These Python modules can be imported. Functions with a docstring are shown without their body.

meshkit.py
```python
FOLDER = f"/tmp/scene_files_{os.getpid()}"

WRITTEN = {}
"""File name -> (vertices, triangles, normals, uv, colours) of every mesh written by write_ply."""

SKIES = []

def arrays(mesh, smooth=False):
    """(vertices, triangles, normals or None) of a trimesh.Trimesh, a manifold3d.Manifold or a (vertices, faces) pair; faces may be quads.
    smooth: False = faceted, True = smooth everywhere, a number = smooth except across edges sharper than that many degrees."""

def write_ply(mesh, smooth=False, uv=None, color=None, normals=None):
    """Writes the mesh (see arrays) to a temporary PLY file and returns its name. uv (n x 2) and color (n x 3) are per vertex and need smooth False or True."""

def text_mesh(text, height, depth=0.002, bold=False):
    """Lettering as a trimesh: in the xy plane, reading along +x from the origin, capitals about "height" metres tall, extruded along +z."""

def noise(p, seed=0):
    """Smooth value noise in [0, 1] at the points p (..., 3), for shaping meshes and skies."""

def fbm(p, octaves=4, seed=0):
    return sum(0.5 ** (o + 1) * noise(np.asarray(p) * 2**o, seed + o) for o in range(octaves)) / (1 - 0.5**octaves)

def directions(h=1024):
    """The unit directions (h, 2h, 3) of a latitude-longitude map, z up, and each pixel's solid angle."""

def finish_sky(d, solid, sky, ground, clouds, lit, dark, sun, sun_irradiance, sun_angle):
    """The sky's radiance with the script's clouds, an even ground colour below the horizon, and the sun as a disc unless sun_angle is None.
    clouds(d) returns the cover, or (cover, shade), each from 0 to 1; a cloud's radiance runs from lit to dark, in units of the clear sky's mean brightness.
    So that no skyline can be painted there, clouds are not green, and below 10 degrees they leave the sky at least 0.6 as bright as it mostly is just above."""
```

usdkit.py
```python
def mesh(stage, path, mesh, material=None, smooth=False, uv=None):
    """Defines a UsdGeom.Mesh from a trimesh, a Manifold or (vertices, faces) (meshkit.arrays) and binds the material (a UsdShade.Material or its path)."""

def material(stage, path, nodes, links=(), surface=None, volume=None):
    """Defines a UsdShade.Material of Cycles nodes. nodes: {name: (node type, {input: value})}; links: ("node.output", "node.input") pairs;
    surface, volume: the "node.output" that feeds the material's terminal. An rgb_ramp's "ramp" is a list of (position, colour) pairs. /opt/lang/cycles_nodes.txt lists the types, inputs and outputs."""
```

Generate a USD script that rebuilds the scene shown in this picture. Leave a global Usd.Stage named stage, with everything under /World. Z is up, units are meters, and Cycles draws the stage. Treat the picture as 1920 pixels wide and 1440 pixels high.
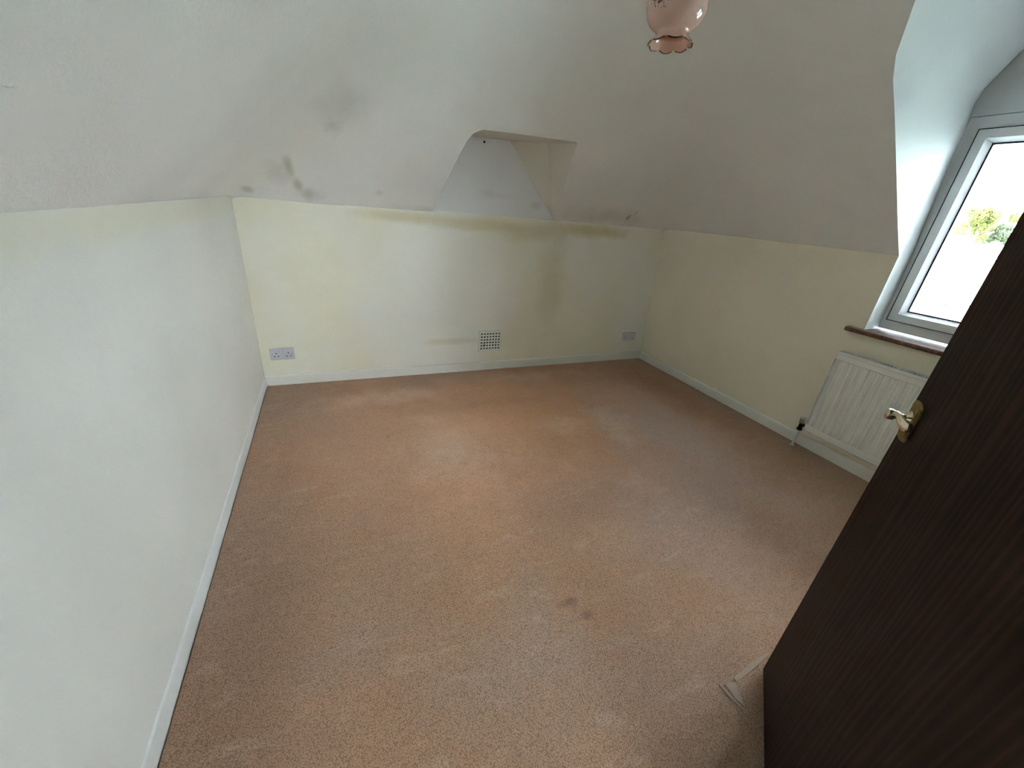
import math, random
import numpy as np, trimesh, manifold3d as m3, usdkit, meshkit
from shapely.geometry import Polygon
from pxr import Usd, UsdGeom, UsdLux, UsdShade, Gf, Sdf

random.seed(4)
rng = np.random.default_rng(4)
S = 1.04                                     # the plan below is in units of 1.04 m
stage = Usd.Stage.CreateInMemory()
UsdGeom.SetStageUpAxis(stage, UsdGeom.Tokens.z)
UsdGeom.SetStageMetersPerUnit(stage, 1.0)
UsdGeom.Xform.Define(stage, '/World')
UsdGeom.Scope.Define(stage, '/World/Looks')

# ------------------------------------------------------------------ camera, sky, exposure
EXPOSURE = 1.48
SKY = (0.79, 0.90, 1.0)
SKY_STRENGTH = 5.2
yaw, pitch, roll, FPX = 0.445, 0.4217, 0.095, 736.7
CAM = np.array([0.4911, 0.0, 1.2753]) * S
cy, sy, cp, sp, cr, sr = math.cos(yaw), math.sin(yaw), math.cos(pitch), math.sin(pitch), math.cos(roll), math.sin(roll)
fwd = np.array([sy * cp, cy * cp, -sp]); r0 = np.array([cy, -sy, 0]); u0 = np.cross(r0, fwd)
right, up = cr * r0 + sr * u0, -sr * r0 + cr * u0
cam = UsdGeom.Camera.Define(stage, '/World/camera')
mat = Gf.Matrix4d(*[float(x) for row in ([*right, 0], [*up, 0], [*(-fwd), 0], [*CAM, 1]) for x in row])
cam.AddTransformOp().Set(mat)
cam.CreateHorizontalApertureAttr(36.0); cam.CreateVerticalApertureAttr(27.0)
cam.CreateFocalLengthAttr(36.0 * FPX / 1920)
cam.CreateClippingRangeAttr(Gf.Vec2f(0.02, 3000))
cam.CreateExposureAttr(EXPOSURE)
dome = UsdLux.DomeLight.Define(stage, '/World/sky_light')
# low hazy sun behind the house: it lights the field and trees, not the room
sun = UsdLux.DistantLight.Define(stage, '/World/sun')
sun.CreateIntensityAttr(9.0); sun.CreateAngleAttr(3.0); sun.CreateColorAttr(Gf.Vec3f(1.0, 0.97, 0.93))
sun.AddRotateXYZOp().Set(Gf.Vec3f(0, -52, -25))
dome.CreateIntensityAttr(SKY_STRENGTH); dome.CreateColorAttr(Gf.Vec3f(*SKY))

# ------------------------------------------------------------------ helpers
used = {}
def path_of(name, parent=None):
    base = (parent.GetPath().pathString if parent else '/World') + '/' + name
    n = used.get(base, -1) + 1
    used[base] = n
    return base if n == 0 else f'{base}_{n:03d}'

def tag(o, label=None, cat=None, group=None, kind=None):
    p = o.GetPrim() if hasattr(o, 'GetPrim') else o
    for k, v in (('label', label), ('category', cat), ('group', group), ('kind', kind)):
        if v: p.SetCustomDataByKey(k, v)
    return p

def obj(name, mesh, material, parent=None, smooth=30, scaled=True):
    v, f, _ = meshkit.arrays(mesh)
    t = trimesh.Trimesh(v * (S if scaled else 1), f, process=True)
    return usdkit.mesh(stage, path_of(name, parent), t, material, smooth).GetPrim()

def thing(name, label, cat, group=None, kind=None):
    return tag(UsdGeom.Xform.Define(stage, path_of(name)).GetPrim(), label, cat, group, kind)

def box(a, b):
    a, b = np.array(a, float), np.array(b, float)
    m = trimesh.creation.box(np.abs(b - a)); m.apply_translation((a + b) / 2); return m

def rbox(a, b, r=0.003):
    """a box with rounded edges"""
    a, b = np.minimum(a, b).astype(float), np.maximum(a, b).astype(float)
    r = min(r, *((b - a) / 2.01))
    s = m3.Manifold.sphere(r, 12)
    pts = [s.translate([a[0] + r if i else b[0] - r, a[1] + r if j else b[1] - r, a[2] + r if k else b[2] - r]) for i in (0, 1) for j in (0, 1) for k in (0, 1)]
    return m3.Manifold.batch_hull(pts)

def cat(*ms):
    out = []
    for m in ms:
        v, f, _ = meshkit.arrays(m); out.append(trimesh.Trimesh(v, f, process=False))
    return trimesh.util.concatenate(out)

def tube(pts, r, n=10):
    pts = np.array(pts, float); r = np.broadcast_to(np.array(r, float), len(pts))
    tg = np.gradient(pts, axis=0); tg /= np.linalg.norm(tg, axis=1)[:, None]
    ref = np.array([0, 0, 1.0]) if abs(tg[0][2]) < .9 else np.array([1.0, 0, 0])
    vs = []
    u = np.cross(tg[0], ref); u /= np.linalg.norm(u)
    for p, t, rr in zip(pts, tg, r):
        u = u - t * np.dot(u, t); u /= np.linalg.norm(u); w = np.cross(t, u)
        a = np.linspace(0, 2 * np.pi, n, endpoint=False)
        vs.append(p + rr * (np.cos(a)[:, None] * u + np.sin(a)[:, None] * w))
    V = np.vstack(vs + [pts[:1], pts[-1:]]); F = []
    for i in range(len(pts) - 1):
        for j in range(n):
            a, b = i * n + j, i * n + (j + 1) % n
            F += [[a, b, b + n], [a, b + n, a + n]]
    e = len(pts) * n
    for j in range(n):
        F += [[e, (j + 1) % n, j], [e + 1, e - n + j, e - n + (j + 1) % n]]
    m = trimesh.Trimesh(V, F, process=False); m.fix_normals(); return m

def lathe(profile, n=48):
    return trimesh.creation.revolve(np.array(profile, float), sections=n)

def spline(pts, n=24):
    from scipy.interpolate import CubicSpline
    pts = np.array(pts, float); t = np.r_[0, np.cumsum(np.linalg.norm(np.diff(pts, axis=0), axis=1))]
    return CubicSpline(t, pts)(np.linspace(0, t[-1], n))

def prism(poly, axis, a, b):
    """extrudes a polygon of the two other axes (in order) along axis from a to b, as a Manifold"""
    cs = m3.CrossSection([np.array(poly, float)], m3.FillRule.NonZero)
    m = m3.Manifold.extrude(cs, b - a)
    if axis == 2: return m.translate([0, 0, a])
    if axis == 0: return m.transform(np.array([[0, 0, 1, a], [1, 0, 0, 0], [0, 1, 0, 0]], float))
    return m.transform(np.array([[1, 0, 0, 0], [0, 0, -1, b], [0, 1, 0, 0]], float))

# node graphs: G() collects nodes, an Out is a link
class Out(str): pass
class G:
    def __init__(self): self.nodes, self.links = {}, []
    def n(self, kind, out, **inp):
        name = f'n{len(self.nodes)}'; vals = {}
        for k, v in inp.items():
            if isinstance(v, Out): self.links.append((str(v), f'{name}.{k}'))
            else: vals[k] = v
        self.nodes[name] = (kind, vals)
        return Out(f'{name}.{out}')
    def pos(self): return self.n('geometry', 'position')
    def math(self, t, a, b=0.0): return self.n('math', 'value', math_type=t, value1=a, value2=b)
    def noise(self, scale, detail=3, rough=.5, vec=None, dist=0.0, out='fac'):
        return self.n('noise_texture', out, vector=vec if vec is not None else self.pos(), scale=scale, detail=detail, roughness=rough, distortion=dist)
    def rng(self, v, a, b, c=0.0, d=1.0): return self.n('map_range', 'result', range_type='smoothstep', value=v, from_min=a, from_max=b, to_min=c, to_max=d, clamp=True)
    def mix(self, f, a, b, t='mix'): return self.n('mix', 'color', mix_type=t, fac=f, color1=a, color2=b)
    def scale(self, vec, s): return self.n('mapping', 'vector', mapping_type='point', vector=vec, scale=s)
    def rot(self, vec, r, s=(1, 1, 1)): return self.n('mapping', 'vector', mapping_type='point', vector=vec, rotation=r, scale=s)
    def blob(self, c, r, soft=.5, wob=.25, wscale=6.0, r2=1.0):
        """1 inside an uneven ellipsoid about c (plan units) with half-axes r, falling to 0"""
        d = self.n('vector_math', 'vector', math_type='subtract', vector1=self.pos(), vector2=tuple(np.array(c) * S))
        d = self.n('vector_math', 'vector', math_type='divide', vector1=d, vector2=tuple(np.array(r) * S))
        l = self.n('vector_math', 'value', math_type='length', vector1=d)
        w = self.math('multiply', self.math('subtract', self.noise(wscale, 4, .6), .5), wob * 4)
        l = self.math('add', l, w)
        return self.rng(l, 1.0 + soft * .3, 1.0 - soft, 0.0, r2)
    def mul(self, a, b): return self.math('multiply', a, b)
    def bsdf(self, **k): return self.n('principled_bsdf', 'BSDF', **k)
    def bump(self, h, strength, dist): return self.n('bump', 'normal', height=h, strength=strength, distance=dist)
    def make(self, name, surface): return usdkit.material(stage, '/World/Looks/' + name, self.nodes, self.links, surface=str(surface))

# cycles names its math inputs value1, value2
def flat(name, color, rough=.5, metallic=0., spec=.5, vary=0., vscale=5., **k):
    g = G()
    c = color
    if vary:
        c = g.mix(g.noise(vscale, 4), tuple(np.array(color) * (1 - vary)), tuple(np.minimum(1, np.array(color) * (1 + vary))))
    return g.make(name, g.bsdf(base_color=c, roughness=rough, metallic=metallic, specular_ior_level=spec, **k))

# ------------------------------------------------------------------ the plan of the room
W, D, HL, HR = 3.25, 2.921, 1.193, 1.22
FRONT = -0.09
WX = 3.385                                   # inner face of the window wall of the dormer
def depth(x): return D - 0.0113 * x          # back wall
def hb(x): return 1.192 + 0.022 * x / W

# ------------------------------------------------------------------ materials
CREAM = (0.91, 0.86, 0.69)
WHITE = (0.90, 0.885, 0.865)
def paint(name, base, blotches=(), tone=.03, bump=.12, fade=None):
    g = G()
    a = np.array(base)
    c = g.mix(g.rng(g.noise(1.6, 5, .55), .3, .7), tuple(a * (1 - tone)), tuple(np.minimum(1, a * (1 + tone))))
    if fade:                                 # (colour, scale): paler patches of the same paint
        c = g.mix(g.rng(g.noise(fade[1], 3, .5, g.scale(g.pos(), fade[2])), .42, .62, 0, fade[3]), c, fade[0])
    for ctr, rad, col, amt, soft, wob, ws in blotches:  # real stains, plus one patch of painted shade on the back wall
        c = g.mix(g.blob(ctr, rad, soft, wob, ws, amt), c, col)
    h = g.math('add', g.noise(60, 3, .6), g.mul(g.noise(4, 2, .5), 3.0))
    return g.make(name, g.bsdf(base_color=c, roughness=.75, specular_ior_level=.25, normal=g.bump(h, bump, .004)))

OCHRE, MOULD, RUST = (0.63, 0.52, 0.25), (0.30, 0.27, 0.20), (0.33, 0.22, 0.14)
m_wall_left = paint('cream_paint_left', (0.80, 0.785, 0.73), [((0, 1.6, 1.16), (.2, 1.9, .07), (.80, .76, .60), .7, .9, .3, 4)])  # same cream paint, with the cold light on this wall put into its colour
m_wall_back = paint('cream_paint_back', CREAM, [
    ((1.00, 2.91, 1.155), (.40, .3, .045), OCHRE, .55, .9, .2, 6),
    ((1.50, 2.91, 1.135), (.50, .3, .05), OCHRE, .5, .8, .3, 6),
    ((2.40, 2.9, 1.155), (.50, .3, .065), OCHRE, .75, .9, .25, 8),
    ((1.95, 2.9, 1.10), (.35, .3, .07), OCHRE, .45, .9, .3, 5),
    ((2.15, 2.9, 0.75), (.16, .3, .50), (.66, .60, .38), .5, .9, .3, 4),  # soft shadow edge painted into the wall colour
    ((1.32, 2.91, 0.26), (.26, .3, .034), OCHRE, .3, .8, .3, 7)],
    fade=((0.92, 0.90, 0.84), 1.1, (1, 1, .6), .8))
m_wall_right = paint('cream_paint_right', (0.91, 0.84, 0.67), [], bump=.35, fade=((0.90, 0.85, 0.74), 1.3, (1, 1, 1), .6))
m_ceiling = paint('ceiling_paint', WHITE, [
    ((0.60, 2.42, 1.66), (.16, .22, .14), MOULD, .17, .9, .30, 6),
    ((0.62, 2.42, 1.72), (.05, .12, .12), MOULD, .13, .9, .30, 9),
    ((0.56, 2.50, 1.56), (.05, .10, .05), MOULD, .2, .9, .3, 12),
    ((0.325, 2.745, 1.385), (.030, .12, .10), (.42, .37, .22), .5, .9, .25, 10),
    ((0.355, 2.81, 1.285), (.030, .10, .045), (.40, .35, .2), .5, .9, .3, 14),
    ((0.40, 2.86, 1.225), (.035, .10, .05), (.42, .36, .22), .35, .9, .3, 14),
    ((0.26, 2.76, 1.37), (.08, .14, .12), MOULD, .18, .9, .35, 8),
    ((0.42, 2.86, 1.24), (.09, .06, .05), MOULD, .2, .9, .35, 10),
    ((0.09, 2.86, 1.235), (.035, .05, .03), MOULD, .4, .9, .3, 14),
    ((0.80, 2.80, 1.28), (.03, .05, .02), MOULD, .25, .9, .3, 14),
    ((1.05, 2.90, 1.215), (.25, .05, .02), MOULD, .12, .9, .35, 10),
    ((2.74, 2.84, 1.29), (.020, .05, .045), RUST, .8, .8, .3, 18),
    ((2.78, 2.80, 1.33), (.015, .03, .03), RUST, .8, .8, .3, 18),
    ((2.55, 2.75, 1.25), (.45, .18, .09), (.50, .45, .38), .4, .9, .35, 5)], bump=.22)
m_recess = paint('recess_panel_paint', (0.86, 0.86, 0.87), [
    ((1.62, 2.91, 1.34), (.16, .1, .030), MOULD, .12, .9, .4, 9),
    ((1.94, 2.90, 1.30), (.06, .1, .03), MOULD, .2, .9, .4, 12)], bump=.1)
m_recess_cheek = paint('recess_cheek_paint', (0.80, 0.77, 0.68), bump=.1)
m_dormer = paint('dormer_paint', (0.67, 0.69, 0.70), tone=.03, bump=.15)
m_gloss = flat('white_gloss', (0.84, 0.85, 0.83), .35, vary=.04)
m_skirting = flat('skirting_gloss', (0.88, 0.86, 0.79), .38, vary=.05)
m_upvc = flat('white_upvc', (0.76, 0.77, 0.78), .3)
m_gasket = flat('black_gasket', (0.02, 0.02, 0.025), .6)
m_plastic = flat('white_plastic', (0.62, 0.62, 0.66), .3)
m_dark = flat('dark_hole', (0.01, 0.01, 0.01), .8)
m_vent = flat('vent_plastic', (0.90, 0.88, 0.80), .4)
m_radiator = flat('radiator_enamel', (0.88, 0.865, 0.81), .3, vary=.02)
m_chrome = flat('chrome', (0.75, 0.75, 0.74), .18, 1.0)
m_black = flat('black_plastic', (0.015, 0.015, 0.015), .4)
m_brass = flat('polished_brass', (0.78, 0.70, 0.52), .13, 1.0, vary=.25, vscale=40)
m_plate = flat('aged_brass', (0.44, 0.32, 0.11), .32, 1.0, vary=.4, vscale=45)
m_pipe = flat('white_pipe_paint', (0.70, 0.69, 0.65), .4)
m_plaster_dark = flat('landing_paint', (0.80, 0.77, 0.70), .8)
m_subfloor = flat('subfloor_board', (0.02, 0.017, 0.013), .9)

def carpet_mat(name, light=1.0):
    g = G(); p = g.pos()
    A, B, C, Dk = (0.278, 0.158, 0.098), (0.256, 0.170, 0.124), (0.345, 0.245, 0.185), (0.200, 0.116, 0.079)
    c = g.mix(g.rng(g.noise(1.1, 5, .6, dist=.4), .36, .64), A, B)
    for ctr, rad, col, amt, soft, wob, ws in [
        ((1.50, 2.05, 0), (1.35, .95, 1), (0.50, 0.265, 0.152), .95, 1.0, .22, 2.5),  # back of the floor lightened in colour to stand in for light there
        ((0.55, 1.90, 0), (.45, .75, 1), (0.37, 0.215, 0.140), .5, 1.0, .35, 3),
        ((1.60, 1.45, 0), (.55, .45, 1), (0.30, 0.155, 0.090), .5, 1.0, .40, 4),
        ((2.45, 1.55, 0), (.50, .85, 1), (0.36, 0.260, 0.225), .95, 1.0, .25, 3),  # greyer right side: cool window daylight painted into the pile colour
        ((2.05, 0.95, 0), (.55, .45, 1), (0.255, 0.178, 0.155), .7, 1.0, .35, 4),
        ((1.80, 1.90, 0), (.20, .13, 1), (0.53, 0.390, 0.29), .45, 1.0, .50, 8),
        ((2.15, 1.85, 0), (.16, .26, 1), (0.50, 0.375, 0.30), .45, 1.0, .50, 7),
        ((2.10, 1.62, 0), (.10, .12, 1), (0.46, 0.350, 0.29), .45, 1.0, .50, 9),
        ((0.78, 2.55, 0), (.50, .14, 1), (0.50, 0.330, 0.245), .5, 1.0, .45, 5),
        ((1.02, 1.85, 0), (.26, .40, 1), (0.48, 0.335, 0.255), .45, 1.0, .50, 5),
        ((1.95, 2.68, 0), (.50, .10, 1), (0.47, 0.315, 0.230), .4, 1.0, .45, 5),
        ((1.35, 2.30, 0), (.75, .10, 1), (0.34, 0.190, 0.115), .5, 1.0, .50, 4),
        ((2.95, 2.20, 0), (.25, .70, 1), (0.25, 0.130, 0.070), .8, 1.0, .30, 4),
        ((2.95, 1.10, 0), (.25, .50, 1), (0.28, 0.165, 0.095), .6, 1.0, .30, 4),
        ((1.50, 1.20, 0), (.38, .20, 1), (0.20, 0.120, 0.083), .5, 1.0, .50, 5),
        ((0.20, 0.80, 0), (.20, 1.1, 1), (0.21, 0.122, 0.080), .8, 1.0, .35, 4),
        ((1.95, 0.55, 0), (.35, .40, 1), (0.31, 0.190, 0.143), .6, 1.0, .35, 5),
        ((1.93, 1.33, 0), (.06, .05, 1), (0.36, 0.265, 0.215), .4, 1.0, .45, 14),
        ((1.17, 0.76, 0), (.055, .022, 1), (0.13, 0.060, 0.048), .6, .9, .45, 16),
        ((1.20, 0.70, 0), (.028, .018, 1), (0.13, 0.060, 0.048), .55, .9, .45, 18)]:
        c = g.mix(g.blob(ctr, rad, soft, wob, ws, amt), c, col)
    # brush marks left in the pile and the twist of the yarn
    brush = g.noise(5, 4, .6, g.scale(p, (1, 3.2, 1)), dist=.6)
    c = g.mix(g.rng(brush, .52, .72, 0, .35), c, C)
    c = g.mix(g.rng(g.noise(14, 4, .65, dist=.5), .55, .75, 0, .28), c, Dk)
    yarn = g.n('voronoi_texture', 'distance', vector=g.scale(p, (1, 1.0, .2)), scale=300.0, randomness=1.0)
    fine = g.noise(420, 2, .6)
    shade = g.math('add', g.mul(yarn, .8), g.mul(fine, .7))
    c = g.mix(1.0, c, g.n('rgb_ramp', 'color', fac=shade, ramp=[(.25, (1.30, 1.30, 1.29)), (.65, (1.0, 1.0, 1.0)), (1.0, (.58, .56, .55))]), 'multiply')
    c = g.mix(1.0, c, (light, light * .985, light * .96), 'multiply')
    h = g.math('add', g.mul(yarn, -1.0), g.mul(fine, .5))
    return g.make(name, g.bsdf(base_color=c, roughness=.95, specular_ior_level=.1, sheen_weight=.15, sheen_roughness=.6, normal=g.bump(h, .4, .004)))
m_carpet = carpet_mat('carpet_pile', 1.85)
m_backing = flat('carpet_backing', (0.43, 0.31, 0.235), .9, vary=.15, vscale=60)

def wood(name, dark, mid, lite, axis_rot, scale, rough, spec=.5, grain=1.0):
    """grain runs along local z after the rotation about z by axis_rot"""
    g = G(); p = g.rot(g.pos(), (0, 0, axis_rot))
    q = g.scale(p, (scale, scale, scale * .07))
    w = g.noise(3.0, 6, .62, q, dist=1.6)
    rings = g.n('wave_texture', 'fac', wave_type='bands', bands_direction='x', profile='sine', vector=g.n('vector_math', 'vector', math_type='add', vector1=q, vector2=g.noise(.9, 3, .5, q, out='color')), scale=2.2, distortion=5.0, detail=3.0, detail_scale=1.2)
    pores = g.noise(90, 2, .5, g.scale(p, (1, 1, .035)))
    f = g.math('add', g.mul(w, .55), g.mul(rings, .35))
    c = g.n('rgb_ramp', 'color', fac=f, ramp=[(.2, dark), (.5, mid), (.8, lite)])
    c = g.mix(g.rng(pores, .52, .7, 0, .6 * grain), c, tuple(np.array(dark) * .5))
    return g.make(name, g.bsdf(base_color=c, roughness=rough, specular_ior_level=spec, normal=g.bump(pores, .25, .002)))
DOORANG = math.atan2(.593, .806)
m_door = wood('dark_wood_veneer', (0.009, 0.0042, 0.0026), (0.022, 0.0100, 0.0058), (0.060, 0.026, 0.015), -DOORANG, 7.0, .6, .22, .5)
m_sill = wood('mahogany_sill', (0.06, 0.019, 0.010), (0.13, 0.044, 0.018), (0.21, 0.075, 0.03), 0, 9.0, .4, .6)

def pane_mat():
    g = G()
    t = g.n('transparent_bsdf', 'BSDF', color=(.97, .985, .98))
    s = g.n('glossy_bsdf', 'BSDF', color=(1, 1, 1), roughness=0.0)
    return g.make('window_glass', g.n('mix_closure', 'closure', fac=g.n('fresnel', 'fac', IOR=1.5), closure1=t, closure2=s))
m_glass = pane_mat()

# ------------------------------------------------------------------ ceiling: one solid, its underside three slopes running softly into each other
def smin(a, b, k):
    h = np.maximum(k - np.abs(a - b), 0) / k
    return np.minimum(a, b) - h * h * k * .25
def wtop(y): return W - 0.045 * np.clip((y - 1.19) / 1.73, 0, 1)
def ceil_z(x, y):
    zl, zb, zr = HL + x, hb(x) + depth(x) - y, HR + wtop(y) - x
    low = np.minimum(np.minimum(zl, zb), zr)
    k = np.clip(.95 * (low - 1.19) + .03, .03, .46)
    z = smin(smin(zl, zb, k), zr, k)
    z = smin(z, 2.40 + 0 * z, .12)
    wob = meshkit.fbm(np.stack([x * 2.2, y * 2.2, 0 * x], -1), 3, 5) - .5
    return z + .022 * wob
xs = np.arange(-.30, 3.66, .045); ys = np.arange(-1.5, 3.26, .045)
X, Y = np.meshgrid(xs, ys, indexing='ij')
Z = ceil_z(X, Y)
nx, ny = X.shape
low = np.stack([X, Y, Z], -1).reshape(-1, 3); top = np.stack([X, Y, 0 * Z + 3.1], -1).reshape(-1, 3)
idx = np.arange(nx * ny).reshape(nx, ny); N = nx * ny
a, b, c, d = idx[:-1, :-1].ravel(), idx[1:, :-1].ravel(), idx[1:, 1:].ravel(), idx[:-1, 1:].ravel()
F = [np.stack([a, c, b], 1), np.stack([a, d, c], 1), np.stack([a, b, c], 1) + N, np.stack([a, c, d], 1) + N]
rim = np.r_[idx[:-1, 0], idx[-1, :-1], idx[:0:-1, -1], idx[0, :0:-1]]
r2 = np.roll(rim, -1)
F += [np.stack([rim, r2, r2 + N], 1), np.stack([rim, r2 + N, rim + N], 1)]
V = np.vstack([low, top]).astype(np.float32)
solid = m3.Manifold(m3.Mesh(V, np.vstack(F).astype(np.uint32)))
if solid.is_empty() or solid.volume() < 0: solid = m3.Manifold(m3.Mesh(V, np.vstack(F)[:, ::-1].astype(np.uint32)))

# the small splayed recess above the back wall
db = depth(1.6)
P0, P1 = (1.143, db, 1.19), (2.091, db, 1.215)
P2, P3 = (1.688, db, 1.685), (1.395, db, 1.675)
V1 = (1.906, 2.759, 1.69)
def on_back(x, z, lift=0): return (x, depth(x) + hb(x) - z - lift, z)
edge = [(1.15, 1.20), (1.212, 1.40), (1.248, 1.56), (1.262, 1.60), (1.285, 1.632), (1.32, 1.648), (1.943, 1.664), (2.078, 1.225)]
pts = [P0, P1, P2, P3, V1] + [on_back(x, z) for x, z in edge] + [on_back(x, z, .12) for x, z in edge]
recess = m3.Manifold.hull_points(np.array(pts, float))
# the dormer: cheeks up to the eaves, then an arched ceiling, cut through to the window wall
YA, YB = 1.187, 0.20
ym = (YA + YB) / 2
arch = [(YA, .80), (YA, 1.87), (YA - .012, 1.93), (YA - .075, 2.05), (YA - .17, 2.17), (YA - .30, 2.25), (ym, 2.29)]
prof = arch + [(2 * ym - y, z) for y, z in arch[-2::-1]]
def widen(x, y, z):
    t = np.clip((x - 3.25) / (WX - 3.25), 0, 1)
    return y + np.where(y > ym, 1, -1) * .045 * t * np.clip((z - 1.20) / .75, 0, 1), z + .045 * t * np.clip((z - 1.5) / .4, 0, 1)
dorm = prism(prof, 0, 1.9, WX).refine_to_length(.12)
def bend(v):
    v = np.array(v, float); v[:, 1], v[:, 2] = widen(v[:, 0], v[:, 1], v[:, 2]); return v
dorm = dorm.warp_batch(bend) if hasattr(dorm, 'warp_batch') else dorm
# the window hole
WZ0, WZ1, WY0, WY1 = .818, 1.862, .215, 1.210
hole = m3.Manifold.cube([.5, WY1 + .012 - WY0, WZ1 + .0 - WZ0]).translate([WX - .002, WY0, WZ0])
body = solid - recess
body = body - dorm - hole

def split(man, cutters):
    """the faces of a cut solid, sorted by the cutter they lie on (the last list: the solid's own)"""
    m = man.to_mesh(); v, f = np.array(m.vert_properties[:, :3], float), np.array(m.tri_verts)
    cen, out, left = v[f].mean(1), [], np.ones(len(f), bool)
    for c in cutters:
        cm = c.to_mesh(); t = trimesh.Trimesh(cm.vert_properties[:, :3], cm.tri_verts, process=False)
        cand = np.where(left)[0]; dist = np.full(len(f), 9.0)
        lo, hi = t.bounds
        near = cand[np.all((cen[cand] > lo - .01) & (cen[cand] < hi + .01), axis=1)]
        if len(near): dist[near] = trimesh.proximity.closest_point(t, cen[near])[1]
        hit = dist < 4e-4; out.append(f[hit]); left &= ~hit
    return [trimesh.Trimesh(v, g, process=True) for g in out + [f[left]]]
rec_faces, dor_faces, hole_faces, own = split(body, [recess, dorm, hole])
ceiling = tag(obj('ceiling', own, m_ceiling, smooth=35), 'off-white sloping attic ceiling with mould stains, three soft-edged slopes above the low walls', 'ceiling', kind='structure')
isback = np.abs(rec_faces.triangles_center[:, 1] - db) < .004
rec_p = rec_faces.submesh([np.where(isback)[0]], append=True); rec_c = rec_faces.submesh([np.where(~isback)[0]], append=True)
tag(obj('recess_panel', rec_p, m_recess, ceiling, 20), 'white back panel of the small recess')
tag(obj('recess_cheek', rec_c, m_recess_cheek, ceiling, 25), 'cream side and top of the small recess')
# screw holes and a crack line on the recess panel
obj('screw_hole', cat(trimesh.creation.icosphere(2, .007).apply_translation((1.50, db, 1.655))), m_dark, ceiling)

# ------------------------------------------------------------------ walls
obj_l = prism([(-.15, -.03), (0, -.03), (0, HL), (-.15, HL - .15)], 1, FRONT - .12, D)
tag(obj('wall_left', obj_l, m_wall_left), 'low cream painted wall on the left under the slope', 'wall', kind='structure')
# back wall follows the slightly skewed plan
b0 = np.array([(-.15, depth(-.15)), (W + .3, depth(W + .3)), (W + .3, depth(W + .3) + .15), (-.15, depth(-.15) + .15)])
wb = m3.Manifold.extrude(m3.CrossSection([b0], m3.FillRule.NonZero), 1.24).translate([0, 0, -.03])
wb = wb.trim_by_plane([0, -1, -1], -(depth(0) + hb(1.6)) + .004)
tag(obj('wall_back', wb, m_wall_back), 'low cream back wall with an ochre damp band along its top', 'wall', kind='structure')
# right wall: leans in a little towards the back corner
wr = prism([(W, -.03), (W + .25, -.03), (W + .25, HR - .25), (W, HR)], 1, FRONT - .12, D + .05).refine_to_length(.15)
def lean(v):
    v = np.array(v, float); k = np.clip((v[:, 1] - 1.19) / 1.73, 0, 1) * np.clip((.3 - v[:, 0] + W) / .3, 0, 1)
    v[:, 0] += k * (.018 - .063 * np.clip(v[:, 2] / HR, 0, 1)); return v
wr = wr.warp_batch(lean)
cut = m3.Manifold.cube([.6, YA - YB, 1.2]).translate([W - .1, YB, .785])
wr = wr - cut
reveal_faces, wr = split(wr, [cut])
tag(obj('wall_right', wr, m_wall_right), 'low cream textured wall on the right below the window', 'wall', kind='structure')
tag(obj('wall_dormer', cat(dor_faces, hole_faces, reveal_faces), m_dormer, smooth=35), 'pale painted dormer cheek and arched top around the window', 'wall', kind='structure')
wf = m3.Manifold.cube([W + .3, .11, 2.5]).translate([-.15, FRONT - .11, -.03]) - m3.Manifold.cube([.76, .3, 1.97]).translate([.285, FRONT - .2, -.03])
tag(obj('wall_front', wf - solid, m_wall_right), 'cream wall around the doorway at the camera', 'wall', kind='structure')
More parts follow.
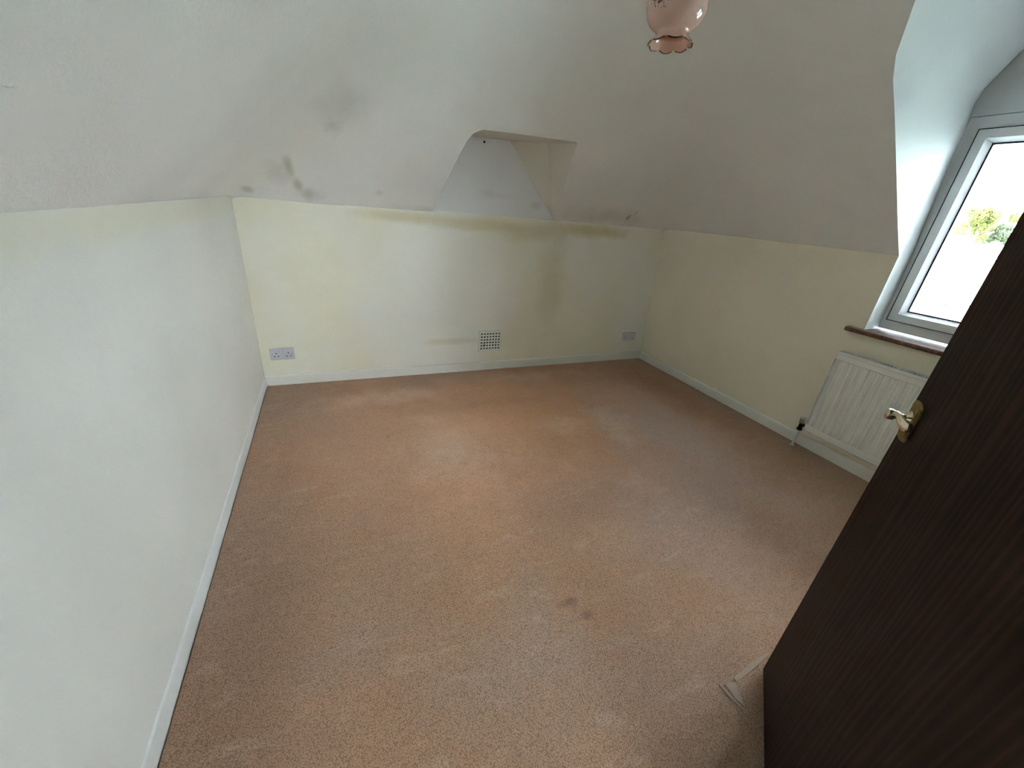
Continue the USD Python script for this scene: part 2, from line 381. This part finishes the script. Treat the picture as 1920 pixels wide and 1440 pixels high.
# the landing behind the doorway, with an unseen window opposite, added to light the back wall
LY1 = FRONT - 2.60
land = m3.Manifold.cube([2.3, 2.60, 2.36]).translate([-.35, LY1 - .10, -.05]) - m3.Manifold.cube([2.1, 2.49, 2.22]).translate([-.25, LY1, .0])
land = land - m3.Manifold.cube([.80, .3, 1.0]).translate([.27, LY1 - .2, .90]) - m3.Manifold.cube([.76, .3, 1.97]).translate([.285, FRONT - .25, -.0])
tag(obj('wall_landing', land, m_plaster_dark), 'plain pale landing walls behind the doorway', 'wall', kind='structure')
lwin = thing('window_2', 'added unseen landing window behind the doorway that lights the back wall', 'window', kind='structure')
lf = m3.Manifold.cube([.78, .05, .98]).translate([.28, LY1 - .08, .91])
for x0 in (.33, .695): lf = lf - m3.Manifold.cube([.315, .2, .87]).translate([x0, LY1 - .15, .965])
obj('window_frame', lf, m_upvc, lwin)
for x0 in (.33, .695): obj('pane', box((x0 - .005, LY1 - .060, .960), (x0 + .32, LY1 - .054, 1.840)), m_glass, lwin)

# floor: carpet laid over boards, stopping just short of the skirting
SK = .012
car = m3.Manifold.extrude(m3.CrossSection([np.array([(SK - .002, FRONT + .0), (W - SK - .004, FRONT), (W - SK + .006, depth(W) - SK - .004), (SK - .002, depth(0) - SK - .004)])], m3.FillRule.NonZero), .012).translate([0, 0, -.012])
floor = tag(obj('floor', car, m_carpet), 'worn pinkish-brown fitted carpet with faded patches and painted-in light covering the floor', 'carpet', kind='structure')
tag(obj('subfloor', box((-.05, FRONT - .1, -.03), (W + .1, D + .05, -.0125)), m_subfloor, floor), 'dark boards under the carpet edge')

# skirting boards
SH = .072
def skirt_profile(h=SH, t=SK): return [(0, -.012), (t, -.012), (t, h - .012), (t - .004, h - .004), (t - .009, h), (0, h)]
kl = prism([(x - .006, z) for x, z in skirt_profile()], 1, FRONT, D)
tag(obj('baseboard_left', kl, m_gloss), 'white gloss skirting board along the left wall', 'baseboard', kind='structure')
kb = prism(skirt_profile(), 1, 0, W + .02)
ang = -math.atan(.0113)
kbm = kb.transform(np.array([[0, 1, 0, 0], [-1, 0, 0, 0], [0, 0, 1, 0]], float)).rotate([0, 0, math.degrees(ang)]).translate([0, D, 0])
tag(obj('baseboard_back', kbm, m_skirting), 'white skirting board along the back wall', 'baseboard', kind='structure')
kr = prism([(W - x, z) for x, z in skirt_profile()][::-1], 1, FRONT, depth(W) - .0).refine_to_length(.2).warp_batch(lean)
tag(obj('baseboard_right', kr, m_skirting), 'white skirting board along the right wall behind the radiator pipe', 'baseboard', kind='structure')

# ------------------------------------------------------------------ window
win = thing('window_1', 'white upvc casement window with mahogany sill in the dormer', 'window', kind='structure')
def ring(y0, y1, z0, z1, w, x0, x1, r=.006):
    outer = [(y0, z0), (y1, z0), (y1, z1), (y0, z1)]
    inner = [(y0 + w, z0 + w), (y0 + w, z1 - w), (y1 - w, z1 - w), (y1 - w, z0 + w)]
    m = m3.Manifold.extrude(m3.CrossSection([np.array(outer, float), np.array(inner, float)], m3.FillRule.EvenOdd), x1 - x0)
    return m.transform(np.array([[0, 0, 1, x0], [1, 0, 0, 0], [0, 1, 0, 0]], float))
def bev_ring(y0, y1, z0, z1, w, x_in, x_out, slope):
    """a frame whose face towards the room slopes down to the inner edge by slope"""
    o = [(y0, z0), (y1, z0), (y1, z1), (y0, z1)]
    i = [(y0 + w, z0 + w), (y1 - w, z0 + w), (y1 - w, z1 - w), (y0 + w, z1 - w)]
    v = [(x_in, *p) for p in o] + [(x_in + slope, *p) for p in i] + [(x_out, *p) for p in o] + [(x_out, *p) for p in i]
    f = []
    for k in range(4):
        n = (k + 1) % 4
        f += [[k, n, 4 + n, 4 + k], [8 + k, 12 + k, 12 + n, 8 + n], [k, 8 + k, 8 + n, n], [4 + k, 4 + n, 12 + n, 12 + k]]
    v, f = np.array(v, float), np.array(f)
    t = trimesh.Trimesh(*meshkit.arrays((v, f))[:2], process=False); t.fix_normals(); return t
FX = WX + .0
wy0, wy1, wz0, wz1 = WY0 + .004, WY1 + .006, WZ0 + .004, WZ1 - .004
mull = (wy0 + wy1) / 2 - .03
obj('window_frame', cat(ring(wy0, wy1, wz0, wz1, .052, FX, FX + .07), box((FX + .001, mull - .026, wz0 + .05), (FX + .069, mull + .026, wz1 - .05))), m_upvc, win)
for (a0, a1) in ((mull + .028, wy1 - .054), (wy0 + .054, mull - .028)):
    z0, z1 = wz0 + .054, wz1 - .054
    s = obj('sash', bev_ring(a0, a1, z0, z1, .040, FX - .012, FX + .06, .0), m_upvc, win)
    tag(obj('glazing_bead', bev_ring(a0 + .040, a1 - .040, z0 + .040, z1 - .040, .018, FX - .010, FX + .055, .046), m_upvc, s), None)
    tag(obj('gasket', ring(a0 + .056, a1 - .056, z0 + .056, z1 - .056, .006, FX + .030, FX + .05), m_gasket, s), 'black rubber glazing gasket')
    tag(obj('sash_seal', ring(a0 - .0015, a1 + .0015, z0 - .0015, z1 + .0015, .0035, FX - .0135, FX + .002), m_gasket, s), 'dark seal line around the sash')
    tag(obj('pane', box((FX + .040, a0 + .055, z0 + .055), (FX + .046, a1 - .055, z1 - .055)), m_glass, s), 'clear glass pane')
# sill board with a rounded nose and horns past the reveal
sl = prism([(W - .045, .790), (W - .049, .796), (W - .049, .806), (W - .044, .812), (WX + .0, .814), (WX + .0, .788), (W - .04, .788)], 1, YB + .001, YA - .001)
horn = prism([(W - .045, .790), (W - .049, .796), (W - .049, .806), (W - .044, .812), (W - .0005, .813), (W - .0005, .788), (W - .04, .788)], 1, YB - .07, YA + .073)
tag(obj('window_sill', sl + horn, m_sill, win), 'polished dark mahogany sill board')

# ------------------------------------------------------------------ radiator
rad = thing('radiator', 'white ribbed panel radiator under the window on the right wall', 'radiator')
RX0, RX1 = W - .085, W - .055               # front and back of the panel
ry0, ry1, rz0, rz1 = .22, 1.222, .135, .665
# pressed panel: profile along y with a channel every 33 mm
pit, t = .0335, []
ycur = ry1 - .030
prof_y = [(ry1, RX0 + .010), (ry1 - .012, RX0 + .001), (ry1 - .026, RX0)]
while ycur - pit > ry0 + .02:
    prof_y += [(ycur, RX0), (ycur - .006, RX0 + .009), (ycur - .013, RX0 + .009), (ycur - .019, RX0)]
    ycur -= pit
prof_y += [(ry0 + .012, RX0 + .001), (ry0, RX0 + .010)]
poly = [(x, y) for y, x in prof_y] + [(RX1, ry0), (RX1, ry1)]
panel = m3.Manifold.extrude(m3.CrossSection([np.array(poly)], m3.FillRule.NonZero), rz1 - rz0 - .085).translate([0, 0, rz0 + .045])
obj('panel', panel, m_radiator, rad, 35)
def rail(z0, z1): return prism([(RX1, z0), (RX0 + .004, z0), (RX0 - .001, z0 + .006), (RX0 - .001, z1 - .006), (RX0 + .004, z1), (RX1, z1)][::-1], 1, ry0, ry1)
obj('header_rail', rail(rz1 - .042, rz1 - .002), m_radiator, rad); obj('header_rail', rail(rz0, rz0 + .047), m_radiator, rad)
grille = [box((W - .095, ry0 - .002, rz1 - .004), (W - .089, ry1 + .003, rz1 + .012)), box((W - .030, ry0 - .002, rz1 - .004), (W - .024, ry1 + .003, rz1 + .012))]
for k in range(60):
    y = ry0 + .006 + k * (ry1 - ry0 - .012) / 59
    grille.append(box((W - .089, y - .003, rz1 + .001), (W - .030, y + .003, rz1 + .009)))
tag(obj('top_grille', cat(*grille), m_radiator, rad), 'slotted grille along the radiator top')
obj('side_cover', box((W - .092, ry1 - .001, rz0 + .05), (W - .026, ry1 + .004, rz1 + .008)), m_radiator, rad)
tag(obj('convector_fins', cat(*[box((RX1, ry0 + .02 + k * .03, rz0 + .05), (W - .028, ry0 + .023 + k * .03, rz1 - .03)) for k in range(32)]), m_radiator, rad), 'folded fins behind the panel')
for y in (.4, 1.03): obj('wall_bracket', box((W - .055, y, .2), (W, y + .03, .6)), m_radiator, rad)
vy, vx, vz = ry1 + .030, W - .068, .172
valve = thing('radiator_valve', 'chrome and black radiator valve at the left foot of the radiator', 'valve')
obj('valve_body', cat(tube([(vx, vy, vz - .045), (vx, vy, vz - .005)], .012), tube([(vx, ry1 - .002, vz - .012), (vx, vy, vz - .012)], .010), lathe([(0, 0), (.016, 0), (.016, .012), (0, .012)], 6).apply_translation((vx, vy, vz - .052))), m_black, valve)
tag(obj('valve_head', lathe([(0, 0), (.015, 0), (.018, .006), (.018, .034), (.013, .042), (0, .042)], 20).apply_translation((vx, vy, vz - .004)), m_chrome, valve), 'ridged chrome valve head')
tag(obj('tail_pipe', tube(spline([(vx, vy, vz - .045), (vx, vy + .001, .08), (vx, vy + .002, -.012)], 8), .0075), m_pipe, valve), 'white painted pipe down to the carpet')
tag(obj('pipe_collar', lathe([(0, 0), (.015, 0), (.015, .005), (.009, .010), (0, .010)], 16).apply_translation((vx, vy + .002, .0)), m_pipe, valve), 'white collar at the carpet')

# ------------------------------------------------------------------ sockets on the back wall
def socket(name, label, x0, x1, z0, z1, grp=None):
    t = thing(name, label, 'socket')
    xm, zm = (x0 + x1) / 2, (z0 + z1) / 2
    yb = depth(xm)
    m = rbox((x0, yb - .012, z0), (x1, yb, z1), .004)
    holes = []
    for cx in (xm - (x1 - x0) * .25, xm + (x1 - x0) * .25):
        for dx, dz, w, h in ((0, .006, .006, .009), (-.012, -.016, .009, .006), (.012, -.016, .009, .006)):
            holes.append(m3.Manifold.cube([w, .02, h], True).translate([cx + dx, yb - .012, zm + dz]))
    for hck in holes: m = m - hck
    obj('faceplate', m, m_plastic, t)
    for cx in (xm - (x1 - x0) * .25, xm + (x1 - x0) * .25):
        for dx, dz in ((0, .006), (-.012, -.016), (.012, -.016)):
            obj('pin_hole', box((cx + dx - .006, yb - .0095, zm + dz - .006), (cx + dx + .006, yb - .0055, zm + dz + .006)), m_dark, t)
    for sx in (-.011, .011):
        obj('rocker_switch', rbox((xm + sx - .006, yb - .0155, zm + .012), (xm + sx + .006, yb - .010, zm + .030), .002), m_plastic, t)
    for sx in (-1, 1):
        tag(obj('screw', lathe([(0, 0), (.0035, 0), (.0035, .0015), (0, .002)], 12).apply_transform(trimesh.transformations.rotation_matrix(math.pi / 2, (1, 0, 0))).apply_translation((xm + sx * (x1 - x0) * .41, yb - .0125, zm)), m_chrome, t), 'small screw head')
socket('wall_socket', 'white double wall socket at the left end of the back wall', .055, .201, .186, .270)
socket('wall_socket', 'small white double wall socket near the right corner of the back wall', 2.99, 3.135, .190, .272)

# air vent with six rows of slots
vent = thing('air_vent', 'small square cream air vent with rows of slots low on the back wall', 'vent')
vx0, vx1, vz0, vz1 = 1.535, 1.735, .163, .340
yb = depth(1.63)
vm = rbox((vx0, yb - .010, vz0), (vx1, yb - .0, vz1), .003)
nr, nc = 6, 7
dz, dx = (vz1 - vz0 - .028) / nr, (vx1 - vx0 - .024) / nc
for r in range(nr):
    for q in range(nc):
        vm = vm - m3.Manifold.cube([dx * .56, .008, dz * .46], True).translate([vx0 + .012 + (q + .5) * dx, yb - .010, vz0 + .014 + (r + .5) * dz])
vmesh = vm
obj('grille_plate', vm, m_vent, vent)
tag(obj('vent_slots', cat(*[box((vx0 + .010 + .002, yb - .0068, vz0 + .014 + (r + .22) * dz), (vx1 - .012, yb - .0058, vz0 + .014 + (r + .78) * dz)) for r in range(nr)]), m_dark, vent), 'dark openings behind the grille')

# ------------------------------------------------------------------ door
PE = np.array([1.6377, .347]); ld = np.array([.806, .593]); ld /= np.linalg.norm(ld); nd = np.array([-ld[1], ld[0]])
LEN, TH, DH = .735, .038, 1.93
def door_pt(s, n, z): return (*(PE - ld * s + nd * n), z)
def door_box(s0, s1, n0, n1, z0, z1, r=.002):
    m = rbox((s0, n0, z0), (s1, n1, z1), r)
    T = np.array([[-ld[0], nd[0], 0, PE[0]], [-ld[1], nd[1], 0, PE[1]], [0, 0, 1, 0]], float)
    return m.transform(T)
def fixm(m):
    mm = m.to_mesh(); t = trimesh.Trimesh(mm.vert_properties[:, :3], mm.tri_verts, process=True); t.fix_normals(); return t
door = thing('door_1', 'dark brown wood-grain door standing open with a brass lever handle', 'door', kind='structure')
obj('door_leaf', fixm(door_box(0, LEN, -TH, 0, .004, DH, .0015)), m_door, door)
hz = .934                                     # lever height
sp_ = .034                                    # setback of the plate's centre line
yy = np.linspace(-1, 1, 81)
half = .025 * (1 - .13 * np.exp(-((np.abs(yy) - .62) / .08) ** 2)) * np.sqrt(np.clip(1 - np.clip((np.abs(yy) - .80) / .20, 0, 1) ** 2, .0, 1)) + .0006
out = [(h, y * .047) for h, y in zip(half, yy)] + [(-h, y * .047) for h, y in zip(half[::-1], yy[::-1])]
pl = m3.Manifold.extrude(m3.CrossSection([np.array(out)], m3.FillRule.NonZero), .0035)
pl2 = m3.Manifold.extrude(m3.CrossSection([np.array(out) * np.array([.74, .80])], m3.FillRule.NonZero), .0058)
pl3 = m3.Manifold.extrude(m3.CrossSection([np.array(out) * np.array([.58, .64])], m3.FillRule.NonZero), .02).translate([0, 0, .0046])
def plate_T(dn=0., dz_=0.): return np.array([[-ld[0], 0, nd[0], PE[0] - ld[0] * sp_ + nd[0] * dn], [-ld[1], 0, nd[1], PE[1] - ld[1] * sp_ + nd[1] * dn], [0, 1, 0, hz - .006 + dz_]], float)
lever = tag(obj('back_plate', fixm((pl + pl2 - pl3).transform(plate_T())), m_plate, door), 'scroll-edged aged brass back plate')
for s_, z_ in ((.024, .032), (.024, -.032), (-.024, .032), (-.024, -.032)):
    obj('screw', lathe([(0, 0), (.004, 0), (.004, .001), (0, .0018)], 12).apply_transform(np.vstack([plate_T(.0035, z_), [0, 0, 0, 1]])).apply_translation((-ld[0] * s_ * .85, -ld[1] * s_ * .85, 0)), m_plate, lever)
def dcurve(pts, n=24): return [door_pt(*p) for p in spline(pts, n)]
boss = lathe([(0, 0), (.0165, 0), (.0165, .003), (.012, .007), (.0105, .010), (0, .010)], 24)
boss.apply_transform(np.vstack([plate_T(.0045, .006), [0, 0, 0, 1]])); boss.fix_normals()
nk = tube([door_pt(sp_ + .004, n_, hz) for n_ in (.006, .018, .030, .034, .041, .046, .048)], [.0070, .0065, .0070, .0110, .0125, .0115, .004], 18)
tag(obj('handle_neck', cat(nk, boss), m_brass, lever), 'brass neck with a rounded hub')
lv = tube(dcurve([(sp_ + .004, .0335, hz + .001), (sp_ + .012, .0335, hz + .006), (sp_ + .026, .032, hz + .007), (sp_ + .042, .028, hz + .001), (sp_ + .052, .021, hz - .004), (sp_ + .054, .013, hz - .005)], 36),
          np.interp(np.linspace(0, 1, 36), [0, .1, .3, .5, .72, .88, .97, 1], [.0065, .0075, .0062, .0068, .0098, .0112, .0085, .003]), 18)
tag(obj('lever', lv, m_brass, lever), 'polished brass scroll lever curling back to the door')
for z in (.2, 1.0, 1.75):
    tag(obj('hinge', tube([door_pt(LEN + .004, -TH / 2, z - .04), door_pt(LEN + .004, -TH / 2, z + .04)], .006), m_plate, door), 'brass butt hinge')

# ------------------------------------------------------------------ glass lampshade on its pendant
LX, LY = 1.625, 1.378
lamp = thing('pendant_lamp', 'pink glass pendant lampshade with a ruffled gold-edged rim', 'lamp')
LZ = 1.832                                    # height of the rim
def shade_mesh(th=.0025):
    prof = spline([(.0725, 0.0), (.061, .012), (.0525, .026), (.066, .040), (.086, .058), (.0955, .082), (.0955, .112), (.084, .155), (.058, .210), (.034, .245)], 44)
    n = 144; a = np.linspace(0, 2 * np.pi, n, endpoint=False)
    V = []
    for off in (0, -th):
        for r, z in prof:
            k = np.clip(1 - z / .026, 0, 1) ** 1.3
            lobe = np.abs(np.sin(4 * a + .6)) ** .8
            rr = r + off + k * .0045 * (lobe - .75)
            zz = z - k * .009 * (lobe - .45)
            V.append(np.stack([rr * np.cos(a), rr * np.sin(a), zz], 1))
    V = np.vstack(V); m = len(prof); F = []
    for s in (0, 1):
        for i in range(m - 1):
            for j in range(n):
                p, q = (s * m + i) * n + j, (s * m + i) * n + (j + 1) % n
                F += [[p, q, q + n], [p, q + n, p + n]] if s == 0 else [[p, q + n, q], [p, p + n, q + n]]
    for i in (0, m - 1):
        for j in range(n):
            p, q = i * n + j, i * n + (j + 1) % n
            u, w = p + m * n, q + m * n
            F += [[p, u, w], [p, w, q]] if i == 0 else [[p, w, u], [p, q, w]]
    return V + np.array([LX, LY, LZ]), np.array(F), V[:n] + np.array([LX, LY, LZ])
sv, sf, rimpts = shade_mesh()
def shade_mat():
    g = G()
    toc = np.array([CAM[0] / S - LX, CAM[1] / S - LY, 0]); toc /= np.linalg.norm(toc)
    lef = np.array([-toc[1], toc[0], 0]) * -1
    side = toc * .075 + lef * .055
    ctr = (LX + side[0], LY + side[1], LZ + .125)
    base = g.mix(g.rng(g.noise(7, 3), .3, .7), (0.86, 0.58, 0.48), (0.90, 0.67, 0.59))
    spots = g.rng(g.noise(62, 4, .7, dist=1.2), .50, .58)
    f = g.mul(g.blob(ctr, (.055, .055, .060), .35, .22, 25), spots)
    base = g.mix(f, base, (0.10, 0.045, 0.02))
    d = g.bsdf(base_color=base, roughness=.06, specular_ior_level=.6, coat_weight=1.0, coat_roughness=.05)
    t = g.n('translucent_bsdf', 'BSDF', color=base)
    return g.make('pink_glass', g.n('mix_closure', 'closure', fac=.35, closure1=d, closure2=t))
m_shade, m_rim = shade_mat(), flat('gilt_rim', (0.10, 0.065, 0.025), .4, .6)
glass = obj('lamp_shade', (sv, sf), m_shade, lamp, 60)
# the gilding on the rim is worn to dashes on each ruffle
rl = []
nn = len(rimpts)
for k in range(8):
    i0 = int(round((np.pi * (k + .5) - .6) / 4 / (2 * np.pi) * nn))
    rl.append(tube(rimpts[[(i0 + j) % nn for j in range(-7, 8)]], .0019, 8))
tag(obj('rim_edge', cat(*rl), m_rim, glass), 'worn dark gilt line along the ruffled rim')
tag(obj('gallery', lathe([(0, .235), (.036, .235), (.038, .242), (.038, .256), (.020, .270), (.012, .290), (.008, .310), (0, .310)], 32).apply_translation((LX, LY, LZ)), m_brass, lamp), 'brass shade holder')
obj('bulb', lathe([(0, .115), (.018, .120), (.029, .140), (.026, .168), (.014, .195), (.013, .235), (0, .235)], 24).apply_translation((LX, LY, LZ)), flat('pearl_bulb', (.8, .8, .78), .3), lamp)
obj('cord', tube([(LX, LY, LZ + .305), (LX, LY, LZ + .45), (LX, LY, float(ceil_z(np.array(LX), np.array(LY))) - .02)], .0035), m_gloss, lamp)
obj('ceiling_rose', lathe([(0, -.030), (.012, -.030), (.035, -.018), (.040, 0), (0, 0)], 32).apply_translation((LX, LY, float(ceil_z(np.array(LX), np.array(LY))) + .004)), m_gloss, lamp)

# ------------------------------------------------------------------ loose carpet joint by the door
q = [np.array(p) for p in ((1.466, .365), (1.735, .380), (1.735, .10), (1.40, .10))]
patch = thing('carpet_offcut', 'separate piece of carpet with a frayed pale edge at the foot of the door', 'carpet offcut')
ptop = [(1.486, .352), (1.628, .362), (1.60, .30), (1.36, .122), (1.385, .10), (1.33, .09), (1.43, .25), (1.474, .288)]
pp = Polygon([(1.490, .350), (1.60, .355), (1.575, .322), (1.30, .118), (1.375, .190), (1.476, .290)]).buffer(.0)
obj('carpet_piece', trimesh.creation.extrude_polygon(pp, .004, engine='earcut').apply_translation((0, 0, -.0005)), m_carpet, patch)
def strip(pts, w, h=.0055):
    pts = np.array(pts, float); t = np.gradient(pts, axis=0); t /= np.linalg.norm(t, axis=1)[:, None]
    nn_ = np.stack([-t[:, 1], t[:, 0]], 1); w = np.broadcast_to(np.array(w, float), len(pts))[:, None]
    poly = np.vstack([pts + nn_ * w, (pts - nn_ * w)[::-1]])
    return trimesh.creation.extrude_polygon(Polygon(poly).buffer(0), h, engine='earcut').apply_translation((0, 0, -.0008))
tag(obj('frayed_edge', cat(strip([(1.520, .356), (1.60, .364), (1.70, .374)], [.006, .0075, .004]), strip([(1.462, .364), (1.466, .330), (1.476, .275)], [.002, .0035, .002])), m_backing, patch), 'pale frayed carpet edge')
tri = Polygon([(1.478, .358), (1.512, .352), (1.496, .318), (1.482, .290), (1.474, .318)])
tag(obj('worn_corner', trimesh.creation.extrude_polygon(tri, .0052, engine='earcut').apply_translation((0, 0, -.0006)), m_backing, patch), 'pale worn corner of the carpet piece')

# ------------------------------------------------------------------ outside: field, hedge, trees
def g_field():
    g = G()
    c = g.mix(g.rng(g.noise(.09, 5, .6), .35, .65), (0.40, 0.46, 0.41), (0.47, 0.53, 0.48))
    c = g.mix(g.rng(g.noise(.5, 4, .6, g.scale(g.pos(), (1, .25, 1))), .5, .7, 0, .4), c, (.46, .50, .34))
    return g.make('pasture', g.bsdf(base_color=c, roughness=.9, specular_ior_level=.2))
def leaf_mat(name, a, b):
    g = G(); r = g.n('geometry', 'random_per_island')
    c = g.mix(r, a, b)
    return g.make(name, g.n('mix_closure', 'closure', fac=.45, closure1=g.n('diffuse_bsdf', 'BSDF', color=c), closure2=g.n('translucent_bsdf', 'BSDF', color=c)))
m_field = g_field()
m_leafy = leaf_mat('yellow_green_leaves', (0.125, 0.130, 0.045), (0.10, 0.115, 0.05)); m_leafg = leaf_mat('green_leaves', (0.085, 0.10, 0.06), (0.12, 0.135, 0.085)); m_bark = flat('bark', (.16, .12, .08), .9)
def ground_z(x, y):
    x = np.asarray(x, float)
    return -2.6 + np.interp(x, [0, 36, 62, 900], [0, 0, 4.1, 4.6]) + .25 * (meshkit.fbm(np.stack([x * .05, np.asarray(y) * .05, 0 * x], -1), 3, 2) - .5)
gx = np.r_[np.linspace(-300, -5, 12), np.linspace(0, 120, 60), np.linspace(130, 900, 20)]; gy = np.linspace(-700, 700, 90)
GX, GY = np.meshgrid(gx, gy, indexing='ij'); GV = np.stack([GX, GY, ground_z(GX, GY)], -1).reshape(-1, 3)
gi = np.arange(GX.size).reshape(GX.shape); a, b, c, d = gi[:-1, :-1].ravel(), gi[1:, :-1].ravel(), gi[1:, 1:].ravel(), gi[:-1, 1:].ravel()
field = tag(obj('field', trimesh.Trimesh(GV, np.vstack([np.stack([a, b, c], 1), np.stack([a, c, d], 1)]), process=False), m_field, smooth=True), 'pale green pasture rising beyond the window', 'field', kind='structure')
def leaves(centres, radii, n, size, seed):
    r = np.random.default_rng(seed); V = []
    k = r.integers(0, len(centres), n)
    u = r.normal(size=(n, 3)); u /= np.linalg.norm(u, axis=1)[:, None]
    p = np.array(centres)[k] + u * np.array(radii)[k][:, None] * (r.uniform(.3, 1, (n, 1)) ** .5)
    e1 = r.normal(size=(n, 3)); e1 /= np.linalg.norm(e1, axis=1)[:, None]; e2 = np.cross(e1, u + .01); e2 /= np.linalg.norm(e2, axis=1)[:, None]
    s = size * r.uniform(.6, 1.3, (n, 1))
    V = np.stack([p - e1 * s, p + e2 * s * .5, p + e1 * s, p - e2 * s * .5], 1).reshape(-1, 3)
    i = np.arange(n)[:, None] * 4
    return trimesh.Trimesh(V, np.vstack([i + [0, 1, 2], i + [0, 2, 3]]), process=False)
def tree(x, y, h, w, mat_, label, seed, dens=2600):
    r = np.random.default_rng(seed); z = float(ground_z(x, y))
    t = thing('tree', label, 'tree')
    cs = [(x + r.normal(0, w * .35), y + r.normal(0, w * .35), z + h * r.uniform(.28, .88)) for _ in range(16)]
    cs = [(a_, b_, c_) for a_, b_, c_ in cs]
    rs = [w * r.uniform(.28, .48) * (1.15 - .5 * (c_ - z) / h) for _, _, c_ in cs]
    obj('trunk', cat(tube([(x, y, z - .2), (x + .1, y, z + h * .4), (x, y + .1, z + h * .75)], [.16, .12, .05], 8), *[tube([(x, y, z + h * .3), tuple((np.array((x, y, z + h * .45)) + np.array(c_)) / 2), c_], [.07, .05, .02], 6) for c_ in cs[:7]]), m_bark, t)
    o = obj('foliage', leaves(cs, rs, dens, .16, seed), mat_, t, False); tag(o, kind='stuff')
def at_px(px, py, x):                         # bearing of a feature of the view, at distance x
    v = np.array([(px - 960) / FPX, (720 - py) / FPX, 1]); q = right * v[0] + up * v[1] + fwd * v[2]
    tt = (x - CAM[0] / S) / q[0]; return CAM / S + q * tt
p = at_px(1822, 455, 62); tree(62, float(p[1]), 4.2, 1.9, m_leafy, 'yellow-green tree on the far edge of the field, left of the smaller one', 3, 3600)
p = at_px(1862, 455, 66); tree(66, float(p[1]), 2.9, 1.3, m_leafg, 'smaller dull green tree on the far edge of the field', 8, 2200)
p = at_px(1795, 460, 61)
hd = thing('hedge', 'long low mixed hedge along the far edge of the field', 'hedge')
hy = np.arange(-60, 90, .9); hc = [(57 + rng.normal(0, .3), y, float(ground_z(57, y)) + .4 + rng.uniform(-.15, .3)) for y in hy]
tag(obj('foliage', leaves(hc, [.75] * len(hc), 9000, .13, 21), m_leafg, hd, False), kind='stuff')
hd = thing('hedge', 'scrubby near hedge at the bottom of the window view', 'hedge')
hy = np.arange(-8, 34, .55); hc = [(37 + rng.normal(0, .5), y, float(ground_z(37, y)) + .45 + rng.uniform(-.3, .5)) for y in hy]
tag(obj('foliage', leaves(hc, [.6] * len(hc), 9000, .09, 22), m_leafg, hd, False), kind='stuff')
